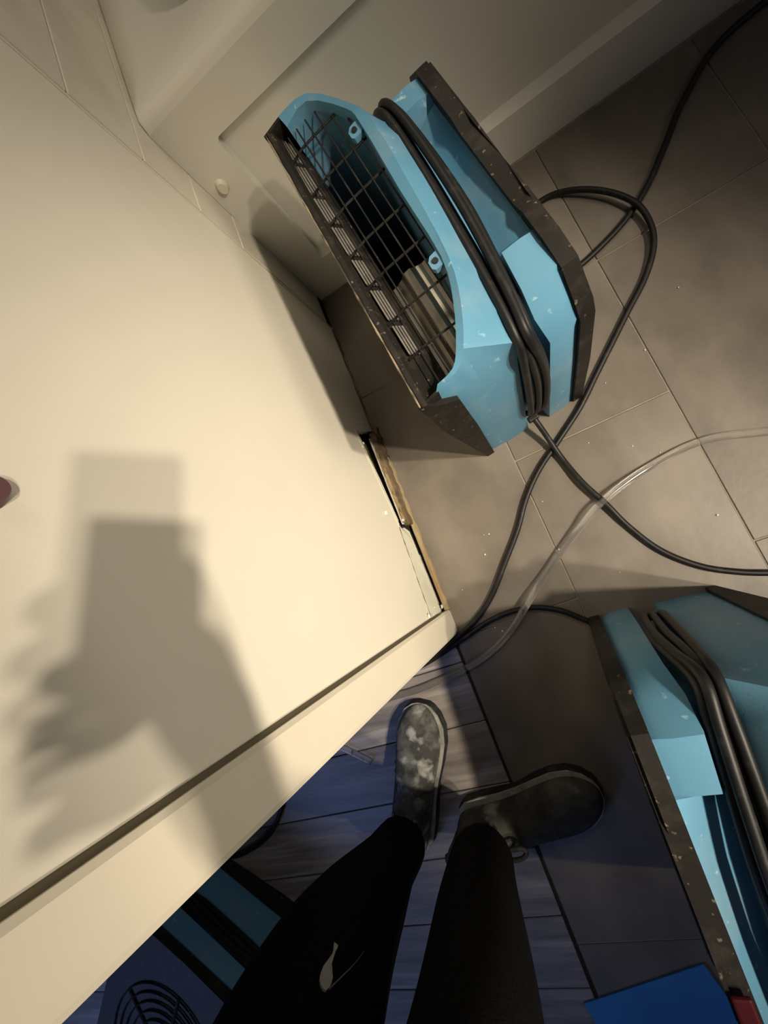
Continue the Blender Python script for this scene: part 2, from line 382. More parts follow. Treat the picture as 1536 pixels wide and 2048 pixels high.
# deck and basin as one enamel shell
bm = bmesh.new()
prev = None
for (xa, xb, ya, yb, z, rad) in [(0.0003, XE, 0.0, 0.80, 0.498, 0.001), (0.0008, XE, 0.003, 0.80, 0.507, 0.003), (0.001, XE, 0.009, 0.80, 0.514, 0.003), (0.003, XE, 0.018, 0.79, 0.517, 0.010), (0.055, XE - 0.08, 0.090, 0.715, 0.518, 0.13),
        (0.062, XE - 0.088, 0.097, 0.708, 0.514, 0.13), (0.072, XE - 0.098, 0.106, 0.70, 0.495, 0.13), (0.095, XE - 0.13, 0.125, 0.68, 0.32, 0.14), (0.14, XE - 0.18, 0.165, 0.64, 0.18, 0.14), (0.22, XE - 0.26, 0.24, 0.56, 0.145, 0.12)]:
    pts = []
    for (cx, cy, a0) in ((xb - rad, yb - rad, 0), (xa + rad, yb - rad, 90), (xa + rad, ya + rad, 180), (xb - rad, ya + rad, 270)):
        for q in range(8):
            t = math.radians(a0 + 90 * q / 7); pts.append(bm.verts.new((cx + rad * math.cos(t), cy + rad * math.sin(t), z)))
    if prev:
        for k in range(len(pts)): bm.faces.new((prev[k], prev[(k + 1) % len(pts)], pts[(k + 1) % len(pts)], pts[k]))
    prev = pts
bm.faces.new(prev); link('basin', bm, M_TUB, tub, smooth=50)
# round plastic plug stuck to the left stile of the apron
p = aty(444, 372, AY)
bm = bmesh.new(); bmesh.ops.create_cone(bm, segments=24, radius1=0.0105, radius2=0.0075, depth=0.007, cap_ends=True, matrix=Matrix.Rotation(math.radians(90), 4, 'X'))
bm.verts.ensure_lookup_table()
for v in bm.verts: v.co.z *= 1.35
plug = link('round_plug', bm, M_TRIM, None, smooth=35); plug.location = (p.x, AY - 0.0037, p.z)
tag(plug, 'small round cream plastic cap stuck on the left end of the bathtub apron', 'plug')

# ------------------------------------------------------------------ air movers (local frame: a across, b along, c up)
PSI = math.radians(7.0); ORG = Vector((0.237, 0.332, 0.0))
CP, SP = math.cos(PSI), math.sin(PSI)
def loc(u, v, c):
    p = atz(u, v, c) - ORG
    return Vector((p.x * CP + p.y * SP, -p.x * SP + p.y * CP, c))
def build_mover(root):
    Q = [loc(*t) for t in [(875, 768, .43), (905, 737, .435), (912, 690, .44), (906, 600, .445), (882, 512, .45), (800, 380, .455), (722, 248, .46), (690, 216, .463), (612, 202, .467), (574, 254, .463)]]
    R = [loc(*t) for t in [(872, 786, .420), (912, 745, .432), (927, 697, .440), (921, 600, .448), (896, 510, .453), (821, 370, .458), (744, 240, .463), (703, 207, .466), (612, 186, .470), (556, 233, .467)]]
    C0 = [loc(*t) for t in [(1030, 685, .40), (1000, 600, .413), (945, 500, .42), (872, 365, .427), (802, 255, .432), (757, 240, .434)]]
    bm = bmesh.new()
    V = lambda a, b_, c: bm.verts.new((a, b_, c))
    Qf = catmull(Q, 3); Rf = catmull(R, 3); NL = len(Qf)
    q = [bm.verts.new(p) for p in Qf]; r = [bm.verts.new(p) for p in Rf]
    for i in range(NL - 1): bm.faces.new((q[i], r[i], r[i + 1], q[i + 1]))
    # inside wall of the outlet
    q2 = [V(p.x - 0.006 if p.x > 0.05 else p.x, lerp(p.y, 0.24, 0.02), p.z - 0.06) for p in Qf]
    q3 = [V(p.x - 0.004, lerp(p.y, 0.24, 0.08), 0.20) for p in Qf]
    for i in range(NL - 1):
        bm.faces.new((q[i], q[i + 1], q2[i + 1], q2[i])); bm.faces.new((q2[i], q2[i + 1], q3[i + 1], q3[i]))
    cb = [p.y for p in C0]
    def Cat(b_): return (interp(cb, [p.x for p in C0], b_), interp(cb, [p.z for p in C0], b_))
    # stations: (C point, box-level (b,c), inward normal (b,c))
    st = [((0.088, 0.004, 0.0), (0.0, 0.0), (1, 0)), ((0.094, 0.002, 0.20), (-0.001, 0.20), (1, 0)), ((0.099, 0.002, 0.33), (0.0, 0.355), (1, -.1)),
          (tuple(C0[0]), (0.024, 0.388), (.6, -.8))]
    for b_, lev in ((0.052, .418), (0.106, .420), (0.114, .390), (0.18, .384), (0.25, .382), (0.32, .384), (0.352, .390), (0.362, .420), (0.395, .420)):
        a_, c_ = Cat(b_); st.append(((a_, b_, c_), (b_, lev), (0, -1)))
    st[12] = ((0.117, 0.372, 0.412), (0.395, 0.420), (0, -1))
    st += [((0.112, 0.378, 0.360), (0.437, 0.382), (-.6, -.8)), ((0.112, 0.385, 0.30), (0.46, 0.30), (-1, 0)), ((0.112, 0.385, 0.0), (0.46, 0.0), (-1, 0))]
    cols = []
    for (c, gh, n) in st:
        depth = 0.026 if (c[1] < 0.3 or n == (-1, 0)) else 0.034
        if n[0] < 0: depth = 0.022
        dn = (n[0] * depth, n[1] * depth)
        cv = V(*c)
        d = V(c[0] + 0.007, c[1] + dn[0], c[2] + dn[1])
        wd = 0.046 if (n[0] > .9) else (0.034 if n[0] > 0 else 0.026)
        e = V(c[0] + wd - 0.006, (c[1] if n[0] < 0 else gh[0]) + dn[0] * (1.2 if n[0] else 1), min(c[2] + dn[1], gh[1] - 0.004) if not n[0] else gh[1] + dn[1])
        rec = (not n[0]) and gh[1] < 0.40
        f = V(c[0] + wd, gh[0], gh[1])
        mid = V(lerp(c[0] + wd, 0.186, 0.6), gh[0], gh[1] + (0.012 if rec else 0.0))
        h = V(0.188, gh[0] + (0.008 * n[0]), (0.409 if rec else gh[1] + 0.004 * n[1]))
        cols.append((cv, d, e, f, mid, h))
    for A, B in zip(cols, cols[1:]):
        for k in range(5): bm.faces.new((A[k], A[k + 1], B[k + 1], B[k]))
    # bottom and left flank of front / far faces
    frA = [V(0.004, 0.006, 0.0), V(0.001, 0.004, 0.20), V(-0.002, 0.004, 0.34)]
    frM = [V(0.046, 0.003, 0.0), V(0.048, -0.001, 0.20), V(0.05, 0.001, 0.345)]
    for i in range(2):
        bm.faces.new((frA[i], frM[i], frM[i + 1], frA[i + 1])); bm.faces.new((frM[i], cols[i][0], cols[i + 1][0], frM[i + 1]))
    bm.faces.new((frA[2], frM[2], r[3], r[2], r[1], r[0])); bm.faces.new((frM[2], cols[2][0], r[6], r[5], r[4], r[3])); bm.faces.new((cols[2][0], cols[3][0], r[6]))
    # top facet between ridge and groove: ridge resampled to the stations
    RT = Rf[6:22]; rb = [p.y for p in RT]
    rs = [r[6]]
    for k in range(4, 13):
        b_ = st[k][0][1]
        rs.append(V(interp(rb, [p.x for p in RT], b_), b_, interp(rb, [p.z for p in RT], b_)))
    rs.append(r[21])
    for i in range(len(rs) - 1): bm.faces.new((rs[i], cols[3 + i][0], cols[4 + i][0], rs[i + 1]))
    # ridge strip (stitch resampled ridge to ridge verts)
    # far face
    faA = [V(-0.002, 0.466, 0.33), V(0.004, 0.458, 0.0)]
    faM = [V(0.055, 0.468, 0.33), V(0.05, 0.460, 0.0)]
    bm.faces.new((r[27], r[26], r[25], r[24], faM[0], faA[0])); bm.faces.new((r[24], r[23], r[22], r[21], cols[13][0], cols[14][0], faM[0]))
    bm.faces.new((faA[0], faM[0], faM[1], faA[1])); bm.faces.new((faM[0], cols[14][0], cols[15][0], faM[1]))
    # bottom
    bot = [frA[0], frM[0]] + list(cols[0]) + list(cols[15])[::-1] + [faM[1], faA[1]]
    bm.faces.new(bot)
    bmesh.ops.triangulate(bm, faces=[f for f in bm.faces if len(f.verts) > 4])
    link('housing', bm, M_TEAL, root, smooth=42)
    # black pan on the left, with the worn outer edge
    bm = bmesh.new()
    sec = []
    for (b_, t) in ((-0.002, 0), (0.03, .06), (0.12, .25), (0.24, .5), (0.36, .75), (0.45, .97), (0.462, 1)):
        ct = lerp(0.428, 0.466, t)
        o1 = lerp(-0.031, -0.019, t)
        sec.append([V2 for V2 in ((-0.012, b_, 0.0), (o1 - 0.002, b_, 0.30), (o1, b_, ct - 0.006), (o1 + 0.004, b_, ct), (o1 + 0.010, b_, ct - 0.003), (o1 + 0.016, b_, ct - 0.022), (0.014, b_, ct - 0.050), (0.012, b_, 0.22), (0.004, b_, 0.0))])
    vv = [[bm.verts.new(p) for p in s] for s in sec]
    n = len(vv[0])
    for A, B in zip(vv, vv[1:]):
        for k in range(n): bm.faces.new((A[k], A[(k + 1) % n], B[(k + 1) % n], B[k]))
    bm.faces.new(vv[0][::-1]); bm.faces.new(vv[-1])
    for (P0, P1, y) in ((Vector((-0.033, -0.002, 0.426)), R[0], 0.004), (Vector((-0.021, 0.462, 0.465)), R[9], -0.004)):
        P1 = P1 + Vector((0.004, 0, 0))
        loop = [P0, P1, Vector((P1.x, P1.y, 0.30)), Vector((P0.x + .004, P0.y, 0.30))]
        A = [bm.verts.new(p) for p in loop]; B = [bm.verts.new(p + Vector((0, y, -.001))) for p in loop]
        bm.faces.new(A); bm.faces.new(B[::-1])
        for k in range(4): bm.faces.new((A[k], A[(k + 1) % 4], B[(k + 1) % 4], B[k]))
    link('base_pan', bm, M_PANB, root, smooth=30)
    bm = bmesh.new(); tube(bm, [Vector((lerp(-0.0302, -0.0182, t), lerp(0.0, 0.46, t), lerp(0.4268, 0.4648, t))) for t in [k / 24 for k in range(25)]], [0.0011 + 0.0006 * math.sin(k * 2.3) for k in range(25)], 6)
    o = link('worn_edge', bm, M_WORN, root, smooth=179); o['label'] = 'scuffed pale edge of the black pan'
    # dark duct floor
    bm = bmesh.new(); box(bm, (0.010, 0.02, 0.19), (0.098, 0.44, 0.20)); link('duct_floor', bm, M_BLACK, root)
    # louvre strips behind the outer bars, in bays between the cross bars
    cross = [loc(u, v, .44).y for (u, v) in ((806, 706), (765, 637), (726, 567), (691, 509), (655, 447), (626, 391))]
    cross += [cross[-1] + 0.062, cross[-1] + 0.124]
    cross = sorted(cross)
    def ct(b_): return lerp(0.428, 0.466, b_ / 0.46)
    for b0, b1 in zip(cross, cross[1:]):
        bm = bmesh.new()
        for k in range(5):
            a_ = -0.0075 + 0.0032 * k; dz = 0.020 + 0.0042 * k
            P = [(a_ - 0.0011, 0.0), (a_ + 0.0011, -0.0012), (a_ + 0.0011, 0.003), (a_ - 0.0011, 0.0042)]
            A = [bm.verts.new((p[0], b0 + 0.006, ct(b0) - dz + p[1])) for p in P]; B = [bm.verts.new((p[0], b1 - 0.006, ct(b1) - dz + p[1])) for p in P]
            for j in range(4): bm.faces.new((A[j], A[(j + 1) % 4], B[(j + 1) % 4], B[j]))
            bm.faces.new(A[::-1]); bm.faces.new(B)
        link('louvre_strip', bm, M_LOUVRE, root)
    # outlet guard: bars along b and cross bars
    qa = [p.x for p in Q]; qb = [p.y for p in Q]
    def bspan(a_):
        lo_ = interp(qa[:5], qb[:5], a_) if a_ < qa[4] else qb[4]
        hi_ = interp(qa[:5:-1][:4], qb[:5:-1][:4], a_) if a_ < qa[6] else qb[6]
        return lo_ + 0.004, hi_ - 0.004
    for a_ in (0.006, 0.022, 0.038, 0.054, 0.070, 0.085):
        b0, b1 = bspan(a_)
        P = [Vector((a_, lerp(b0, b1, t / 4), ct(lerp(b0, b1, t / 4)) - 0.010)) for t in range(5)]
        bm = bmesh.new(); tube(bm, P, 0.0012, 6); link('guard_bar', bm, M_BLACK, root)
    for b_ in cross:
        amax = 0.0
        for i in range(40):
            a_ = 0.0025 * i; lo_, hi_ = bspan(a_)
            if lo_ < b_ < hi_ and a_ < 0.0965: amax = a_
        if amax < 0.01: continue
        P = [Vector((lerp(-0.012, amax + 0.004, t / 3), b_, ct(b_) - 0.012 - (0.006 if t == 0 else 0))) for t in range(4)]
        bm = bmesh.new(); tube(bm, P, 0.0018, 6); link('guard_bar', bm, M_BLACK, root)
    # motor drum seen through the guard, ribbed along its length
    bm = bmesh.new()
    ns = 48; rg = []
    for (b_, q_) in ((0.022, 0.35), (0.022, 1.0), (0.195, 1.0), (0.195, 0.35)):
        ring_ = []
        for k in range(ns):
            rr = (0.044 + (0.005 if k % 6 < 3 else 0)) * q_
            ring_.append(bm.verts.new((0.050 + rr * math.cos(2 * math.pi * k / ns), b_, 0.342 + rr * math.sin(2 * math.pi * k / ns))))
        rg.append(ring_)
    for A, B in zip(rg, rg[1:]):
        for k in range(ns): bm.faces.new((A[k], A[(k + 1) % ns], B[(k + 1) % ns], B[k]))
    bm.faces.new(rg[0][::-1]); bm.faces.new(rg[-1])
    link('motor_drum', bm, M_STEEL, root)
    # screw lugs on the lip
    for (u, v, c) in ((717, 259, .452), (879, 519, .444)):
        p = loc(u, v, c)
        bm = bmesh.new()
        pts = [(-0.009, -0.006), (-0.006, -0.010), (0.004, -0.010), (0.012, -0.004), (0.012, 0.012), (-0.004, 0.010), (-0.009, 0.004)]
        p.x -= 0.004; c += 0.003
        prism(bm, [(p.x + x, p.y + y) for x, y in pts], 'z', c - 0.008, c); lug = link('screw_lug', bm, M_TEAL, root)
        bm = bmesh.new(); bmesh.ops.create_cone(bm, segments=14, radius1=0.0042, radius2=0.0034, depth=0.003, cap_ends=True, matrix=Matrix.Translation((p.x - 0.001, p.y, c + 0.0012)))
        link('screw', bm, M_SCREW, lug)
    # black back plate on the right, chamfered, with a hand notch on top
    prof = [(0.0, 0.0), (-0.001, 0.20), (0.0, 0.350), (0.012, 0.372), (0.045, 0.416), (0.085, 0.424), (0.128, 0.424), (0.150, 0.417), (0.21, 0.416), (0.280, 0.417), (0.300, 0.424), (0.395, 0.424), (0.435, 0.392), (0.458, 0.33), (0.461, 0.20), (0.460, 0.0)]
    bm = bmesh.new(); prism(bm, prof, 'x', 0.187, 0.2085)
    bmesh.ops.bevel(bm, geom=[e for e in bm.edges if abs(e.verts[0].co.x - e.verts[1].co.x) < 1e-5 and e.verts[0].co.x > 0.2], offset=0.004, segments=2, affect='EDGES')
    bmesh.ops.triangulate(bm, faces=[f for f in bm.faces if len(f.verts) > 4])
    link('back_plate', bm, M_PANB, root, smooth=30)
    # round intake guard on the back plate
    gr = None
    bm = bmesh.new()
    for rad in (0.155, 0.137, 0.119, 0.101, 0.083, 0.065, 0.047, 0.029):
        P = [Vector((0.211, 0.23 + rad * math.cos(t * math.pi / 24), 0.21 + rad * math.sin(t * math.pi / 24))) for t in range(49)]
        tube(bm, P, 0.0018, 6)
    link('intake_rings', bm, M_PANB, root, smooth=60)
    for k in range(6):
        t = math.pi * k / 3
        bm = bmesh.new(); tube(bm, [Vector((0.2105, 0.23 + s * math.cos(t), 0.21 + s * math.sin(t))) for s in (0.02, 0.155)], 0.003, 6); link('intake_spoke', bm, M_PANB, root)
    bm = bmesh.new(); bmesh.ops.create_cone(bm, segments=24, radius1=0.024, radius2=0.02, depth=0.006, cap_ends=True, matrix=Matrix.Translation((0.211, 0.23, 0.21)) @ Matrix.Rotation(math.radians(90), 4, 'Y')); link('intake_hub', bm, M_BLACK, root, smooth=40)
    # cord wound in the groove
    C = lambda pts, r=0.0058: (lambda bm_: link('cord_loop', tube(bm_, catmull(pts, 6), r, 10) and bm_, M_RUBBER, root, smooth=179))(bmesh.new())
    bs = (0.05, 0.11, 0.18, 0.25, 0.32, 0.36)
    def strand(front, aa, dz, da, dc):
        C(front + [(a_, b_, Cat(b_)[1] + dz) for a_, b_ in zip(aa, bs)] + [(da, 0.386, 0.424 + dc), (da - .003, 0.402, 0.395 + dc), (da - .005, 0.409, 0.34), (da - .008, 0.411, 0.20)])
    strand([(0.098, 0.018, 0.055), (0.099, -0.004, 0.13), (0.103, -0.006, 0.25), (0.106, -0.003, 0.34), (0.108, 0.006, 0.396)], (0.1125, 0.117, 0.121, 0.1245, 0.127, 0.1255), 0.005, 0.121, 0.004)
    strand([(0.102, 0.016, 0.052), (0.112, -0.004, 0.13), (0.118, -0.006, 0.25), (0.116, -0.003, 0.34), (0.1135, 0.010, 0.391)], (0.117, 0.1225, 0.1265, 0.130, 0.132, 0.130), -0.006, 0.126, -.008)
    strand([(0.108, 0.016, 0.050), (0.125, -0.005, 0.13), (0.132, -0.007, 0.25), (0.128, -0.004, 0.34), (0.1205, 0.006, 0.402)], (0.126, 0.1325, 0.1385, 0.141, 0.141, 0.138), 0.006, 0.132, .008)
    strand([(0.110, 0.014, 0.048), (0.128, 0.002, 0.13), (0.136, 0.001, 0.25), (0.132, 0.002, 0.34), (0.126, 0.013, 0.392)], (0.1315, 0.138, 0.145, 0.1465, 0.145, 0.142), -0.004, 0.138, -.004)
    return Cat
mv = empty('air_mover', ORG, PSI)
build_mover(mv)
tag(mv, 'teal and black air mover standing on end by the bathtub, its outlet grille facing up', 'air mover', 'air movers')
def copy_tree(o, parent=None):
    c = o.copy(); COL.objects.link(c); c.parent = parent
    for ch in list(o.children): copy_tree(ch, c)
    return c
mv2 = copy_tree(mv); TH2 = math.radians(176.5)
mv2.location = (0.480, -0.065, 0.0); mv2.rotation_euler = (0, 0, TH2)
mv2['label'] = 'teal and black air mover standing beside the person at the lower right edge'
mv3 = copy_tree(mv)
mv3['label'] = 'dark teal air mover lying flat on the wood planks behind the end of the wall'
a3 = Vector((0, 0, 1)); b3 = Vector((-0.61, -0.79, 0)).normalized(); c3 = a3.cross(b3)
m3 = Matrix((a3, b3, c3)).transposed().to_4x4(); m3.translation = Vector((-0.905, -0.31, 0.0315)); mv3.matrix_world = m3
# trailing leads (each belongs to its mover)
def to_local(root_m, pts): 
    im = root_m.inverted(); return [im @ Vector(p) for p in pts]
def lead(root, rootm, pts, name='power_lead', r=0.0056):
    bm = bmesh.new(); tube(bm, catmull(to_local(rootm, pts), 7), r, 10)
    return link(name, bm, M_RUBBER, root, smooth=179)
m1 = Matrix.Translation(ORG) @ Matrix.Rotation(PSI, 4, 'Z')
m2 = Matrix.Translation((0.480, -0.065, 0)) @ Matrix.Rotation(TH2, 4, 'Z')
fl = lambda u, v, z=0.006: atz(u, v, z)
lead(mv, m1, [atz(1066, 834, .050), atz(1080, 853, .040), atz(1100, 882, .022), fl(1125, 918, .010), fl(1165, 965, .0135), fl(1212, 1008, .0125), fl(1256, 1052, .007), fl(1320, 1100), fl(1400, 1132), fl(1480, 1144), fl(1560, 1146), fl(1640, 1150)])
bm = bmesh.new(); p = m1.inverted() @ atz(1066, 836, .050); box(bm, p - Vector((.011, .006, .007)), p + Vector((.011, .006, .007)), .003, 2); link('cord_tie', bm, M_RUBBER, mv)
lead(mv2, m2, [fl(1300, 1300, .012), fl(1240, 1272, .008), fl(1195, 1250), fl(1160, 1236), fl(1120, 1221), fl(1070, 1215, .0065), fl(1020, 1224), fl(975, 1244), fl(940, 1268), fl(905, 1292), fl(868, 1317), fl(838, 1334), fl(790, 1360), fl(730, 1420), fl(655, 1480), fl(560, 1530)])
# red rocker switch on the second mover
bm = bmesh.new(); p = m2.inverted() @ atz(1440, 2015, .422); box(bm, (0.189, p.y - .013, 0.4225), (0.206, p.y + .013, 0.428), .0025, 2); link('rocker_switch', bm, M_RED, mv2)

# ------------------------------------------------------------------ loose cable, clear tube, small things
def floor_line(name, pts, r, m, sides=10):
    bm = bmesh.new(); tube(bm, catmull(pts, 8), r, sides); return link(name, bm, m, None, smooth=179)
cord = floor_line('extension_cord', [Vector((1.45, 0.80, .006)), Vector((1.15, 0.86, .006)), Vector((0.93, 0.855, .006)), fl(1372, 190), fl(1330, 290), fl(1298, 365), fl(1262, 425), fl(1215, 480), fl(1150, 538),
        fl(1095, 555), fl(1050, 530), fl(1030, 480), fl(1040, 435), fl(1072, 409), fl(1110, 388, .010), fl(1165, 379, .018), fl(1225, 386, .020), fl(1275, 409, .020), fl(1302, 450, .014), fl(1307, 495, .010), fl(1290, 555), fl(1256, 622),
        fl(1222, 690), fl(1193, 748), fl(1160, 815), fl(1118, 880, .006), fl(1078, 940), fl(1052, 998), fl(1035, 1060), fl(1010, 1125), fl(984, 1190), fl(955, 1235), fl(915, 1274, .010), fl(872, 1308, .012), fl(836, 1332, .007), fl(770, 1372), fl(690, 1440), fl(600, 1500), fl(570, 1560), fl(562, 1620), fl(540, 1668), fl(500, 1700), fl(462, 1712), fl(420, 1690), fl(380, 1640)], 0.0058, M_RUBBER)
tag(cord, 'long black electrical cord looping past the air movers and round the door casing', 'cord')
tb1 = floor_line('clear_tube', [fl(1640, 850, .0075), fl(1536, 862, .0075), fl(1440, 873, .0075), fl(1375, 893, .0075), fl(1305, 930, .0075), fl(1245, 970, .014), fl(1192, 1015, .0195), fl(1160, 1055, .014), fl(1122, 1103, .0075), fl(1085, 1158, .010), fl(1053, 1210, .0195), fl(1015, 1268, .009), fl(970, 1312, .0075), fl(915, 1345, .0075), fl(860, 1370, .0075), fl(822, 1384, .0075), fl(780, 1396, .0075), fl(720, 1420, .0075), fl(640, 1450, .0075), fl(590, 1465, .0075), fl(590, 1476, .0075), fl(630, 1480, .0075), fl(680, 1494, .0075), fl(742, 1524, .0075)], 0.0072, M_CLEAR, 12)
tag(tb1, 'clear flexible plastic tube crossing the tiles and wood planks', 'tube')
# thin slab for the bright blue patch at the far lower edge
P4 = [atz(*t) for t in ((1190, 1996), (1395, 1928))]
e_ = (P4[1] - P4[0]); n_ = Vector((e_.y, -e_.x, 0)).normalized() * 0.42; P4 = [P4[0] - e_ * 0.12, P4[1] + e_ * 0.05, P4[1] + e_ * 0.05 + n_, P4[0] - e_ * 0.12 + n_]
bm = bmesh.new(); prism(bm, [(p.x, p.y) for p in P4], 'z', 0.0008, 0.004); sh = link('blue_patch', bm, M_BLUE_PATCH)
tag(sh, 'bright blue patch flat on the tiles at the bottom edge', 'sheet')
# dark maroon knob on the wall at the left frame edge
p = atx(-30, 990, 0.0)
bm = bmesh.new(); bmesh.ops.create_cone(bm, segments=20, radius1=0.011, radius2=0.008, depth=0.012, cap_ends=True, matrix=Matrix.Rotation(math.radians(90), 4, 'Y'))
k = link('wall_knob', bm, M_MAROON, None, smooth=40); k.location = (0.0065, p.y, p.z)
tag(k, 'dark maroon knob on the cream wall at the left frame edge', 'knob')
# plaster crumbs on the tiles
bm = bmesh.new()
for (u, v) in ((1211, 766), (1177, 886), (1265, 892), (978, 1068), (970, 1109), (980, 1193), (1357, 575), (1085, 1003), (1435, 1030), (1320, 905), (968, 1070), (1240, 1145), (990, 1255), (1005, 1262), (1022, 1248), (1290, 700), (735, 1060), (1120, 1100), (1060, 960), (925, 1180)):
    p = atz(u, v, 0.0012)
    t = bmesh.ops.create_icosphere(bm, subdivisions=1, radius=random.uniform(.0010, .0022), matrix=Matrix.Translation(p))
cr = link('plaster_crumbs', bm, M_CRUMB); tag(cr, 'tiny white plaster crumbs scattered over the grey floor tiles', 'crumbs', kind='stuff')

# ------------------------------------------------------------------ person
person = tag(empty('person', (-0.06, -0.34, 0.0)), 'person in black trousers and dusty work boots standing on the wood planks, seen from above', 'person')
PO = Vector((-0.06, -0.34, 0.0))
def skin_mesh(name, chains, m, parent, sub=1):
    """chains: list of lists of (id, (x,y,z), radius) ; ids shared between chains join them. first vertex is the root"""
    verts, rad, ids, edges = [], [], {}, []
    for ch in chains:
        prev = None
        for (i, p, r_) in ch:
            if i not in ids:
                ids[i] = len(verts); verts.append(Vector(p) - PO); rad.append(r_)
            if prev is not None: edges.append((prev, ids[i]))
            prev = ids[i]
    me = bpy.data.meshes.new(name); me.from_pydata(verts, edges, []); me.materials.append(m)
    o = bpy.data.objects.new(name, me); COL.objects.link(o); o.parent = parent
    md = o.modifiers.new('skin', 'SKIN'); md.use_smooth_shade = True; md.branch_smoothing = 0.4
    for i, r_ in enumerate(rad):
        d = me.skin_vertices[0].data[i]
        d.radius = (r_, r_) if not isinstance(r_, tuple) else r_
        d.use_root = (i == 0)
    s = o.modifiers.new('sub', 'SUBSURF'); s.levels = sub; s.render_levels = sub
    return o
# joints
hipC = (-0.02, -0.33, 0.90); hipL = (-0.11, -0.32, 0.86); hipR = (0.07, -0.31, 0.86)
kneeL = (-0.165, -0.280, 0.50); kneeR = (0.045, -0.280, 0.52)
ankL = (-0.222, -0.325, 0.12); ankR = (-0.062, -0.365, 0.12)
# hand position: under the phone's lower end
ctr = CAM + RX * (-0.022) - RY * (-0.0) * 0
up = -RY
ph_c = CAM + RX * (-0.024) + up * (-0.056) - RZ * 0.010          # phone centre
wrist = CAM + RX * (0.045) + up * (-0.200) - RZ * -0.004
palm = CAM + RX * (0.006) + up * (-0.125) - RZ * -0.020
elbow = Vector((0.335, -0.33, 0.95)); shR = Vector((0.16, -0.40, 1.38)); shL = Vector((-0.22, -0.36, 1.38))
chains = [
 [('pel', hipC, 0.13), ('wst', (-0.02, -0.36, 1.05), 0.125), ('chs', (-0.03, -0.38, 1.25), 0.14), ('nkb', (-0.03, -0.375, 1.43), 0.07), ('nk', (-0.03, -0.36, 1.50), 0.055), ('hd0', (-0.025, -0.335, 1.57), 0.075), ('hd1', (-0.02, -0.325, 1.65), 0.085), ('hd2', (-0.02, -0.33, 1.72), 0.06)],
 [('pel', hipC, 0.13), ('hL', hipL, 0.088), ('tL', (-0.14, -0.30, 0.68), 0.075), ('kL', kneeL, 0.055), ('cL', (-0.195, -0.305, 0.32), 0.050), ('aL', ankL, 0.035), ('fL', (-0.222, -0.325, 0.055), 0.018), ('toL', (-0.165, -0.20, 0.045), 0.012)],
 [('pel', hipC, 0.13), ('hR', hipR, 0.088), ('tR', (0.06, -0.295, 0.68), 0.075), ('kR', kneeR, 0.055), ('cR', (-0.012, -0.325, 0.32), 0.050), ('aR', ankR, 0.035), ('fR', (-0.06, -0.368, 0.055), 0.018), ('toR', (0.08, -0.36, 0.045), 0.012)],
 [('chs', (-0.03, -0.38, 1.25), 0.14), ('sR', shR, 0.058), ('eR', elbow, 0.042), ('mR', (elbow + wrist) / 2, 0.038), ('wR', wrist, 0.027), ('pR', palm, 0.033)],
 [('chs', (-0.03, -0.38, 1.25), 0.14), ('sL', shL, 0.058), ('eL', (-0.33, -0.44, 1.10), 0.042), ('mL', (-0.31, -0.36, 0.96), 0.036), ('wL', (-0.28, -0.30, 0.88), 0.026), ('pL', (-0.27, -0.28, 0.81), 0.034), ('gL', (-0.268, -0.265, 0.74), 0.016), ('gL2', (-0.27, -0.26, 0.71), 0.010)],
]
def ph(x, y, z): return CAM + RX * x + up * y - RZ * z
# right-hand fingers wrap the phone's left edge, thumb on the right edge (screen side is +z here)
for i, (y0, y1, out) in enumerate(((-0.080, -0.072, -0.003), (-0.101, -0.096, 0.001), (-0.121, -0.118, -0.001), (-0.139, -0.139, -0.007))):
    chains.append([('pR', palm, 0.033), ('f%da' % i, ph(-0.038, y0 - 0.006, -0.016), 0.0095), ('f%db' % i, ph(-0.068 - out * .5, y0, -0.008), 0.009), ('f%dc' % i, ph(-0.074 - out, y1, 0.010), 0.0085), ('f%dd' % i, ph(-0.052 - out, y1 + 0.006, 0.020), 0.0075)])
chains.append([('pR', palm, 0.033), ('th0', ph(0.024, -0.105, -0.004), 0.015), ('th1', ph(0.022, -0.076, 0.012), 0.012), ('th2', ph(0.006, -0.056, 0.020), 0.009)])
body = skin_mesh('body', chains, M_SKIN, person, 1)
tr = skin_mesh('trousers', [
 [('pel', hipC, 0.150), ('w', (-0.02, -0.345, 1.0), 0.145)],
 [('pel', hipC, 0.150), ('hL', hipL, 0.105), ('tL', (-0.142, -0.298, 0.68), 0.094), ('kL0', (-0.160, -0.283, 0.56), 0.094), ('kL', kneeL, 0.092), ('cL0', (-0.188, -0.286, 0.40), 0.084), ('cL', (-0.206, -0.308, 0.30), 0.074), ('bL', (-0.216, -0.322, 0.20), 0.055), ('aL', (-0.226, -0.338, 0.125), 0.055), ('aL2', (-0.232, -0.345, 0.085), 0.054)],
 [('pel', hipC, 0.150), ('hR', hipR, 0.105), ('tR', (0.056, -0.29, 0.68), 0.085), ('kR', kneeR, 0.068), ('cR0', (0.018, -0.302, 0.42), 0.066), ('cR', (-0.018, -0.328, 0.30), 0.063), ('bR', (-0.045, -0.350, 0.19), 0.058), ('aR', (-0.060, -0.366, 0.105), 0.056)]], M_DENIM, person, 2)
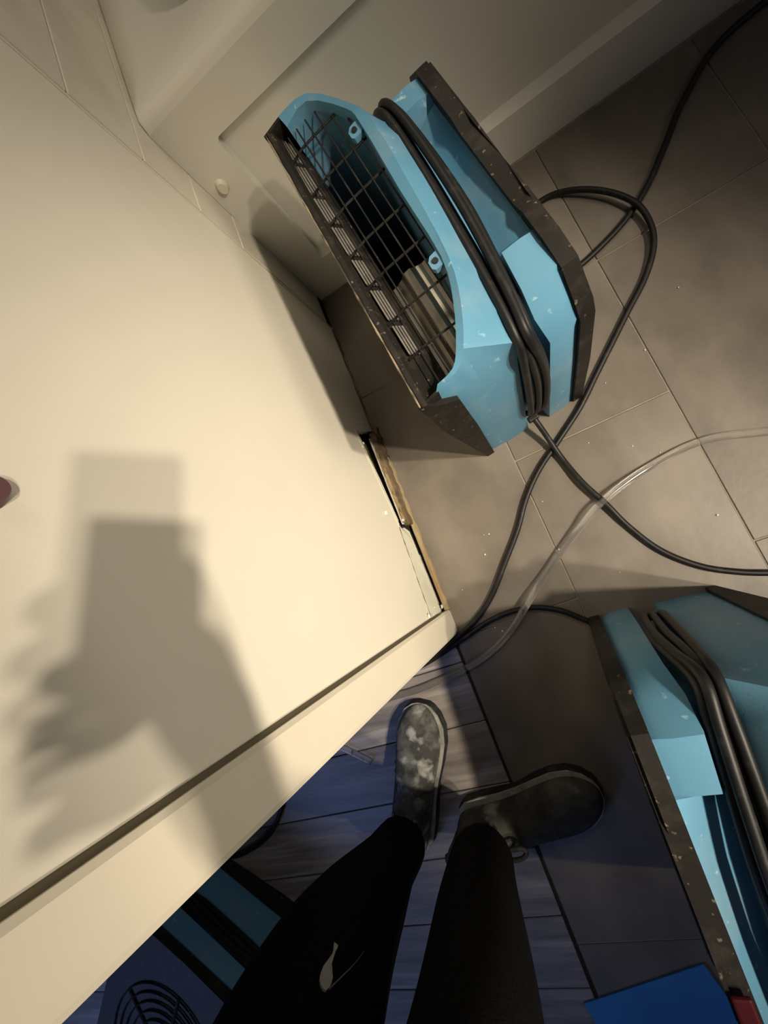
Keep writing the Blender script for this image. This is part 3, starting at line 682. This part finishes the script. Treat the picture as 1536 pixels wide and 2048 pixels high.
jk = skin_mesh('jacket', [
 [('wst', (-0.02, -0.355, 1.0), 0.155), ('w2', (-0.02, -0.36, 1.10), 0.150), ('chs', (-0.03, -0.38, 1.25), 0.165), ('nkb', (-0.03, -0.38, 1.43), 0.085)],
 [('chs', (-0.03, -0.38, 1.25), 0.165), ('sR', shR, 0.075), ('eR', elbow, 0.058), ('mR', elbow.lerp(wrist, .5), 0.052), ('wR', elbow.lerp(wrist, .86), 0.042)],
 [('chs', (-0.03, -0.38, 1.25), 0.165), ('sL', shL, 0.075), ('eL', (-0.33, -0.44, 1.10), 0.058), ('mL', (-0.31, -0.36, 0.96), 0.05), ('wL', (-0.288, -0.315, 0.90), 0.042)]], M_JACKET, person, 2)
# face and hair (outside the frame)
bm = bmesh.new()
bmesh.ops.create_uvsphere(bm, u_segments=20, v_segments=12, radius=0.098)
bmesh.ops.delete(bm, geom=[v for v in bm.verts if v.co.z < -0.01 or (v.co.y > 0.045 and v.co.z < 0.05)], context='VERTS')
for v in bm.verts: v.co = v.co + Vector((-0.02, -0.335, 1.685)) - PO
link('hair', bm, M_HAIR, person, smooth=60)
for s in (-1, 1):
    bm = bmesh.new(); bmesh.ops.create_uvsphere(bm, u_segments=10, v_segments=8, radius=0.012, matrix=Matrix.Translation(Vector((-0.022 + s * 0.033, -0.248, 1.655)) - PO)); link('eye', bm, M_CRUMB, person, smooth=60)
    bm = bmesh.new(); bmesh.ops.create_uvsphere(bm, u_segments=10, v_segments=8, radius=0.02, matrix=Matrix.Translation(Vector((-0.022 + s * 0.088, -0.33, 1.645)) - PO) @ Matrix.Diagonal((.4, .8, 1.5, 1))); link('ear', bm, M_SKIN, person, smooth=60)
bm = bmesh.new(); bmesh.ops.create_cone(bm, segments=10, radius1=0.016, radius2=0.006, depth=0.045, cap_ends=True, matrix=Matrix.Translation(Vector((-0.022, -0.240, 1.635)) - PO)); link('nose', bm, M_SKIN, person, smooth=60)
bm = bmesh.new(); bmesh.ops.create_uvsphere(bm, u_segments=12, v_segments=8, radius=0.02, matrix=Matrix.Translation(Vector((-0.022, -0.250, 1.597)) - PO) @ Matrix.Diagonal((1.2, .4, .4, 1))); link('mouth', bm, M_SKIN, person, smooth=60)

def boot(heel, toe, m, dust, hem, flip=1):
    """boot built from stations between heel and toe; returns nothing, parts hang on the person"""
    h = Vector((heel[0], heel[1], 0)); t = Vector((toe[0], toe[1], 0)); L_ = (t - h).length; f = (t - h).normalized(); s = Vector((-f.y, f.x, 0)) * -1
    # (t along, half width left, half width right, sole half scale, top z)
    st = [(0.00, .012, .012, .070), (0.02, .030, .030, .095), (0.08, .040, .040, .110), (0.20, .042, .042, .118), (0.34, .040, .041, .112), (0.48, .042, .043, .092), (0.62, .047, .049, .077), (0.75, .051, .052, .066), (0.86, .047, .047, .060), (0.94, .034, .033, .050), (0.985, .018, .017, .040), (1.0, .006, .006, .034)]
    def ringstack(bm, zsel, grow):
        rings = []
        for (q, wl, wr, zt) in st:
            c = h + f * (q * L_)
            pts = zsel(q, wl + grow, wr + grow, zt)
            rings.append([bm.verts.new(c + s * a_ + Vector((0, 0, z)) - PO) for a_, z in pts])
        n = len(rings[0])
        for A, B in zip(rings, rings[1:]):
            for k in range(n): bm.faces.new((A[k], A[(k + 1) % n], B[(k + 1) % n], B[k]))
        bm.faces.new(rings[0][::-1]); bm.faces.new(rings[-1])
    bm = bmesh.new()
    ringstack(bm, lambda q, wl, wr, zt: [(-wl, .026), (-wl * 1.0, lerp(.026, zt, .35)), (-wl * .88, lerp(.026, zt, .68)), (-wl * .5, lerp(.026, zt, .93)), (0, zt), (wr * .5, lerp(.026, zt, .93)), (wr * .88, lerp(.026, zt, .68)), (wr, lerp(.026, zt, .35)), (wr, .026)], 0)
    up_ = link('boot_upper', bm, m, person, smooth=179)
    sd = up_.modifiers.new('sub', 'SUBSURF'); sd.levels = 1; sd.render_levels = 2
    bm = bmesh.new()
    ringstack(bm, lambda q, wl, wr, zt: [(-wl, .0095 if .36 < q < .6 else 0.0), (-wl - .001, .014), (-wl, .024), (wr, .024), (wr + .001, .014), (wr, .0095 if .36 < q < .6 else 0.0)], .006)
    link('boot_sole', bm, M_SOLE, person, smooth=40)
    bm = bmesh.new()
    ringstack(bm, lambda q, wl, wr, zt: [(-wl, .0245), (-wl, .0285), (wr, .0285), (wr, .0245)], .0045)
    link('boot_welt', bm, dust, person, smooth=40)
    # toe cap seam and creases
    for q0, rr in ((0.70, .0012), (0.60, .0016), (0.545, .0014)):
        i = [k for k in range(len(st)) if st[k][0] <= q0][-1]; A = st[i]; B = st[i + 1]; tt = (q0 - A[0]) / (B[0] - A[0])
        w_ = lerp(A[1], B[1], tt); z_ = lerp(A[3], B[3], tt)
        P = []
        for k in range(11):
            an = math.radians(-80 + 16 * k); c = h + f * ((q0 + .03 * math.cos(an) - .02) * L_)
            P.append(c + s * (w_ * .99 * math.sin(an)) + Vector((0, 0, lerp(.030, z_ - .004, max(math.cos(an), 0) ** .6))) - PO)
        bm = bmesh.new(); tube(bm, P, rr * 1.6, 6); link('boot_crease', bm, m, person, smooth=60)
    # lace strokes and tongue just in front of the hem
    for j, (o_, qa_, qb_) in enumerate(((-.022, .285, .355), (-.009, .270, .340), (.004, .255, .345), (.024, .275, .350), (.033, .235, .300))):
        P = []
        for k in range(5):
            q0 = lerp(qa_, qb_, k / 4); z_ = interp([a[0] for a in st], [a[3] for a in st], q0); w_ = interp([a[0] for a in st], [a[1] for a in st], q0)
            zz = z_ + .001 - .028 * max(abs(o_) / w_ - .15, 0) ** 1.5
            P.append(h + f * (q0 * L_) + s * -o_ + Vector((0, 0, zz)) - PO)
        bm = bmesh.new(); tube(bm, catmull(P, 3), .0017, 6); link('boot_lace', bm, M_LACE if hem == 'light' else M_SOLE, person, smooth=60)
    # shaft collar round the ankle
    c = h + f * (0.16 * L_)
    bm = bmesh.new(); rings = []
    for (z, a_, b_) in ((.085, .043, .047), (.120, .044, .046), (.150, .046, .047), (.156, .042, .043), (.150, .038, .040)):
        rings.append([bm.verts.new(c + f * (b_ * math.cos(k * math.pi / 10)) + s * (a_ * math.sin(k * math.pi / 10)) + Vector((0, 0, z)) - PO) for k in range(20)])
    for A, B in zip(rings, rings[1:]):
        for k in range(20): bm.faces.new((A[k], A[(k + 1) % 20], B[(k + 1) % 20], B[k]))
    link('boot_shaft', bm, m, person, smooth=60)
boot((-0.255, -0.395), (-0.118, -0.118), M_BOOT, M_WELT, 'light')
boot((-0.125, -0.375), (0.165, -0.352), M_BOOT2, M_WELT, None)
# lace bow and pull tab by the right hem
for pts in ([(908, 1742), (896, 1724), (895, 1712), (903, 1712), (918, 1722), (932, 1728)], [(1018, 1700), (1040, 1697), (1052, 1702), (1050, 1713), (1036, 1720), (1015, 1720)]):
    bm = bmesh.new(); tube(bm, catmull([atz(u, v, .13) - PO for u, v in pts], 5), .0042, 8); link('boot_lace', bm, M_SOLE, person, smooth=179)
# dried paint drip and loose thread on the left knee, raised onto the cloth by ray casting
dg = bpy.context.evaluated_depsgraph_get(); dg.update()
tre = tr.evaluated_get(dg)
def on_cloth(u, v, off=0.0015):
    d = ray(u, v).normalized(); o_ = CAM - PO
    hit, p, n, i = tre.ray_cast(o_, d)
    if not hit: p = atz(u, v, .5) - PO; n = Vector((0, 0, 1))
    return p + n * off
outl = [(667, 1889), (674, 1894), (674, 1900), (670, 1906), (667, 1915), (664, 1925), (662, 1932), (663, 1945), (664, 1960), (661, 1972), (656, 1980), (650, 1986), (645, 1982), (640, 1973), (638, 1962), (640, 1950), (643, 1943), (645, 1937), (655, 1935), (660, 1926), (663, 1912), (666, 1902)]
top_ = [on_cloth(u, v, .0028) for u, v in outl]; bot_ = [on_cloth(u, v, -.001) for u, v in outl]
bm = bmesh.new(); A = [bm.verts.new(p) for p in bot_]; B = [bm.verts.new(p) for p in top_]
for i in range(len(A)): bm.faces.new((A[i], A[(i + 1) % len(A)], B[(i + 1) % len(A)], B[i]))
bm.faces.new(B); bmesh.ops.triangulate(bm, faces=[f for f in bm.faces if len(f.verts) > 4])
o = link('paint_drip', bm, M_PAINT, person); o['label'] = 'dried whitish paint drip on the left trouser leg'
bm = bmesh.new(); tube(bm, catmull([on_cloth(u, v, .001) for u, v in ((657, 1980), (668, 1970), (685, 1952), (703, 1934), (718, 1916), (728, 1902))], 4), [.0011 - .0009 * k / 20 for k in range(21)], 6); o = link('loose_thread', bm, M_THREAD, person); o['label'] = 'pale loose thread on the left trouser leg'

# phone held at the picture's viewpoint: its lens sits just behind the camera point
phm = empty('smartphone', ph_c); phm.rotation_euler = M.to_euler()
tag(phm, 'dark smartphone in the right hand that throws its shadow on the cream wall', 'phone')
bm = bmesh.new(); box(bm, (-0.037, -0.0745, -0.004), (0.037, 0.0745, 0.004), 0.0035, 3); link('phone_case', bm, M_PHONE, phm, smooth=40)
bm = bmesh.new(); box(bm, (-0.034, -0.071, 0.0041), (0.034, 0.071, 0.0046)); link('screen', bm, M_PHONE, phm)
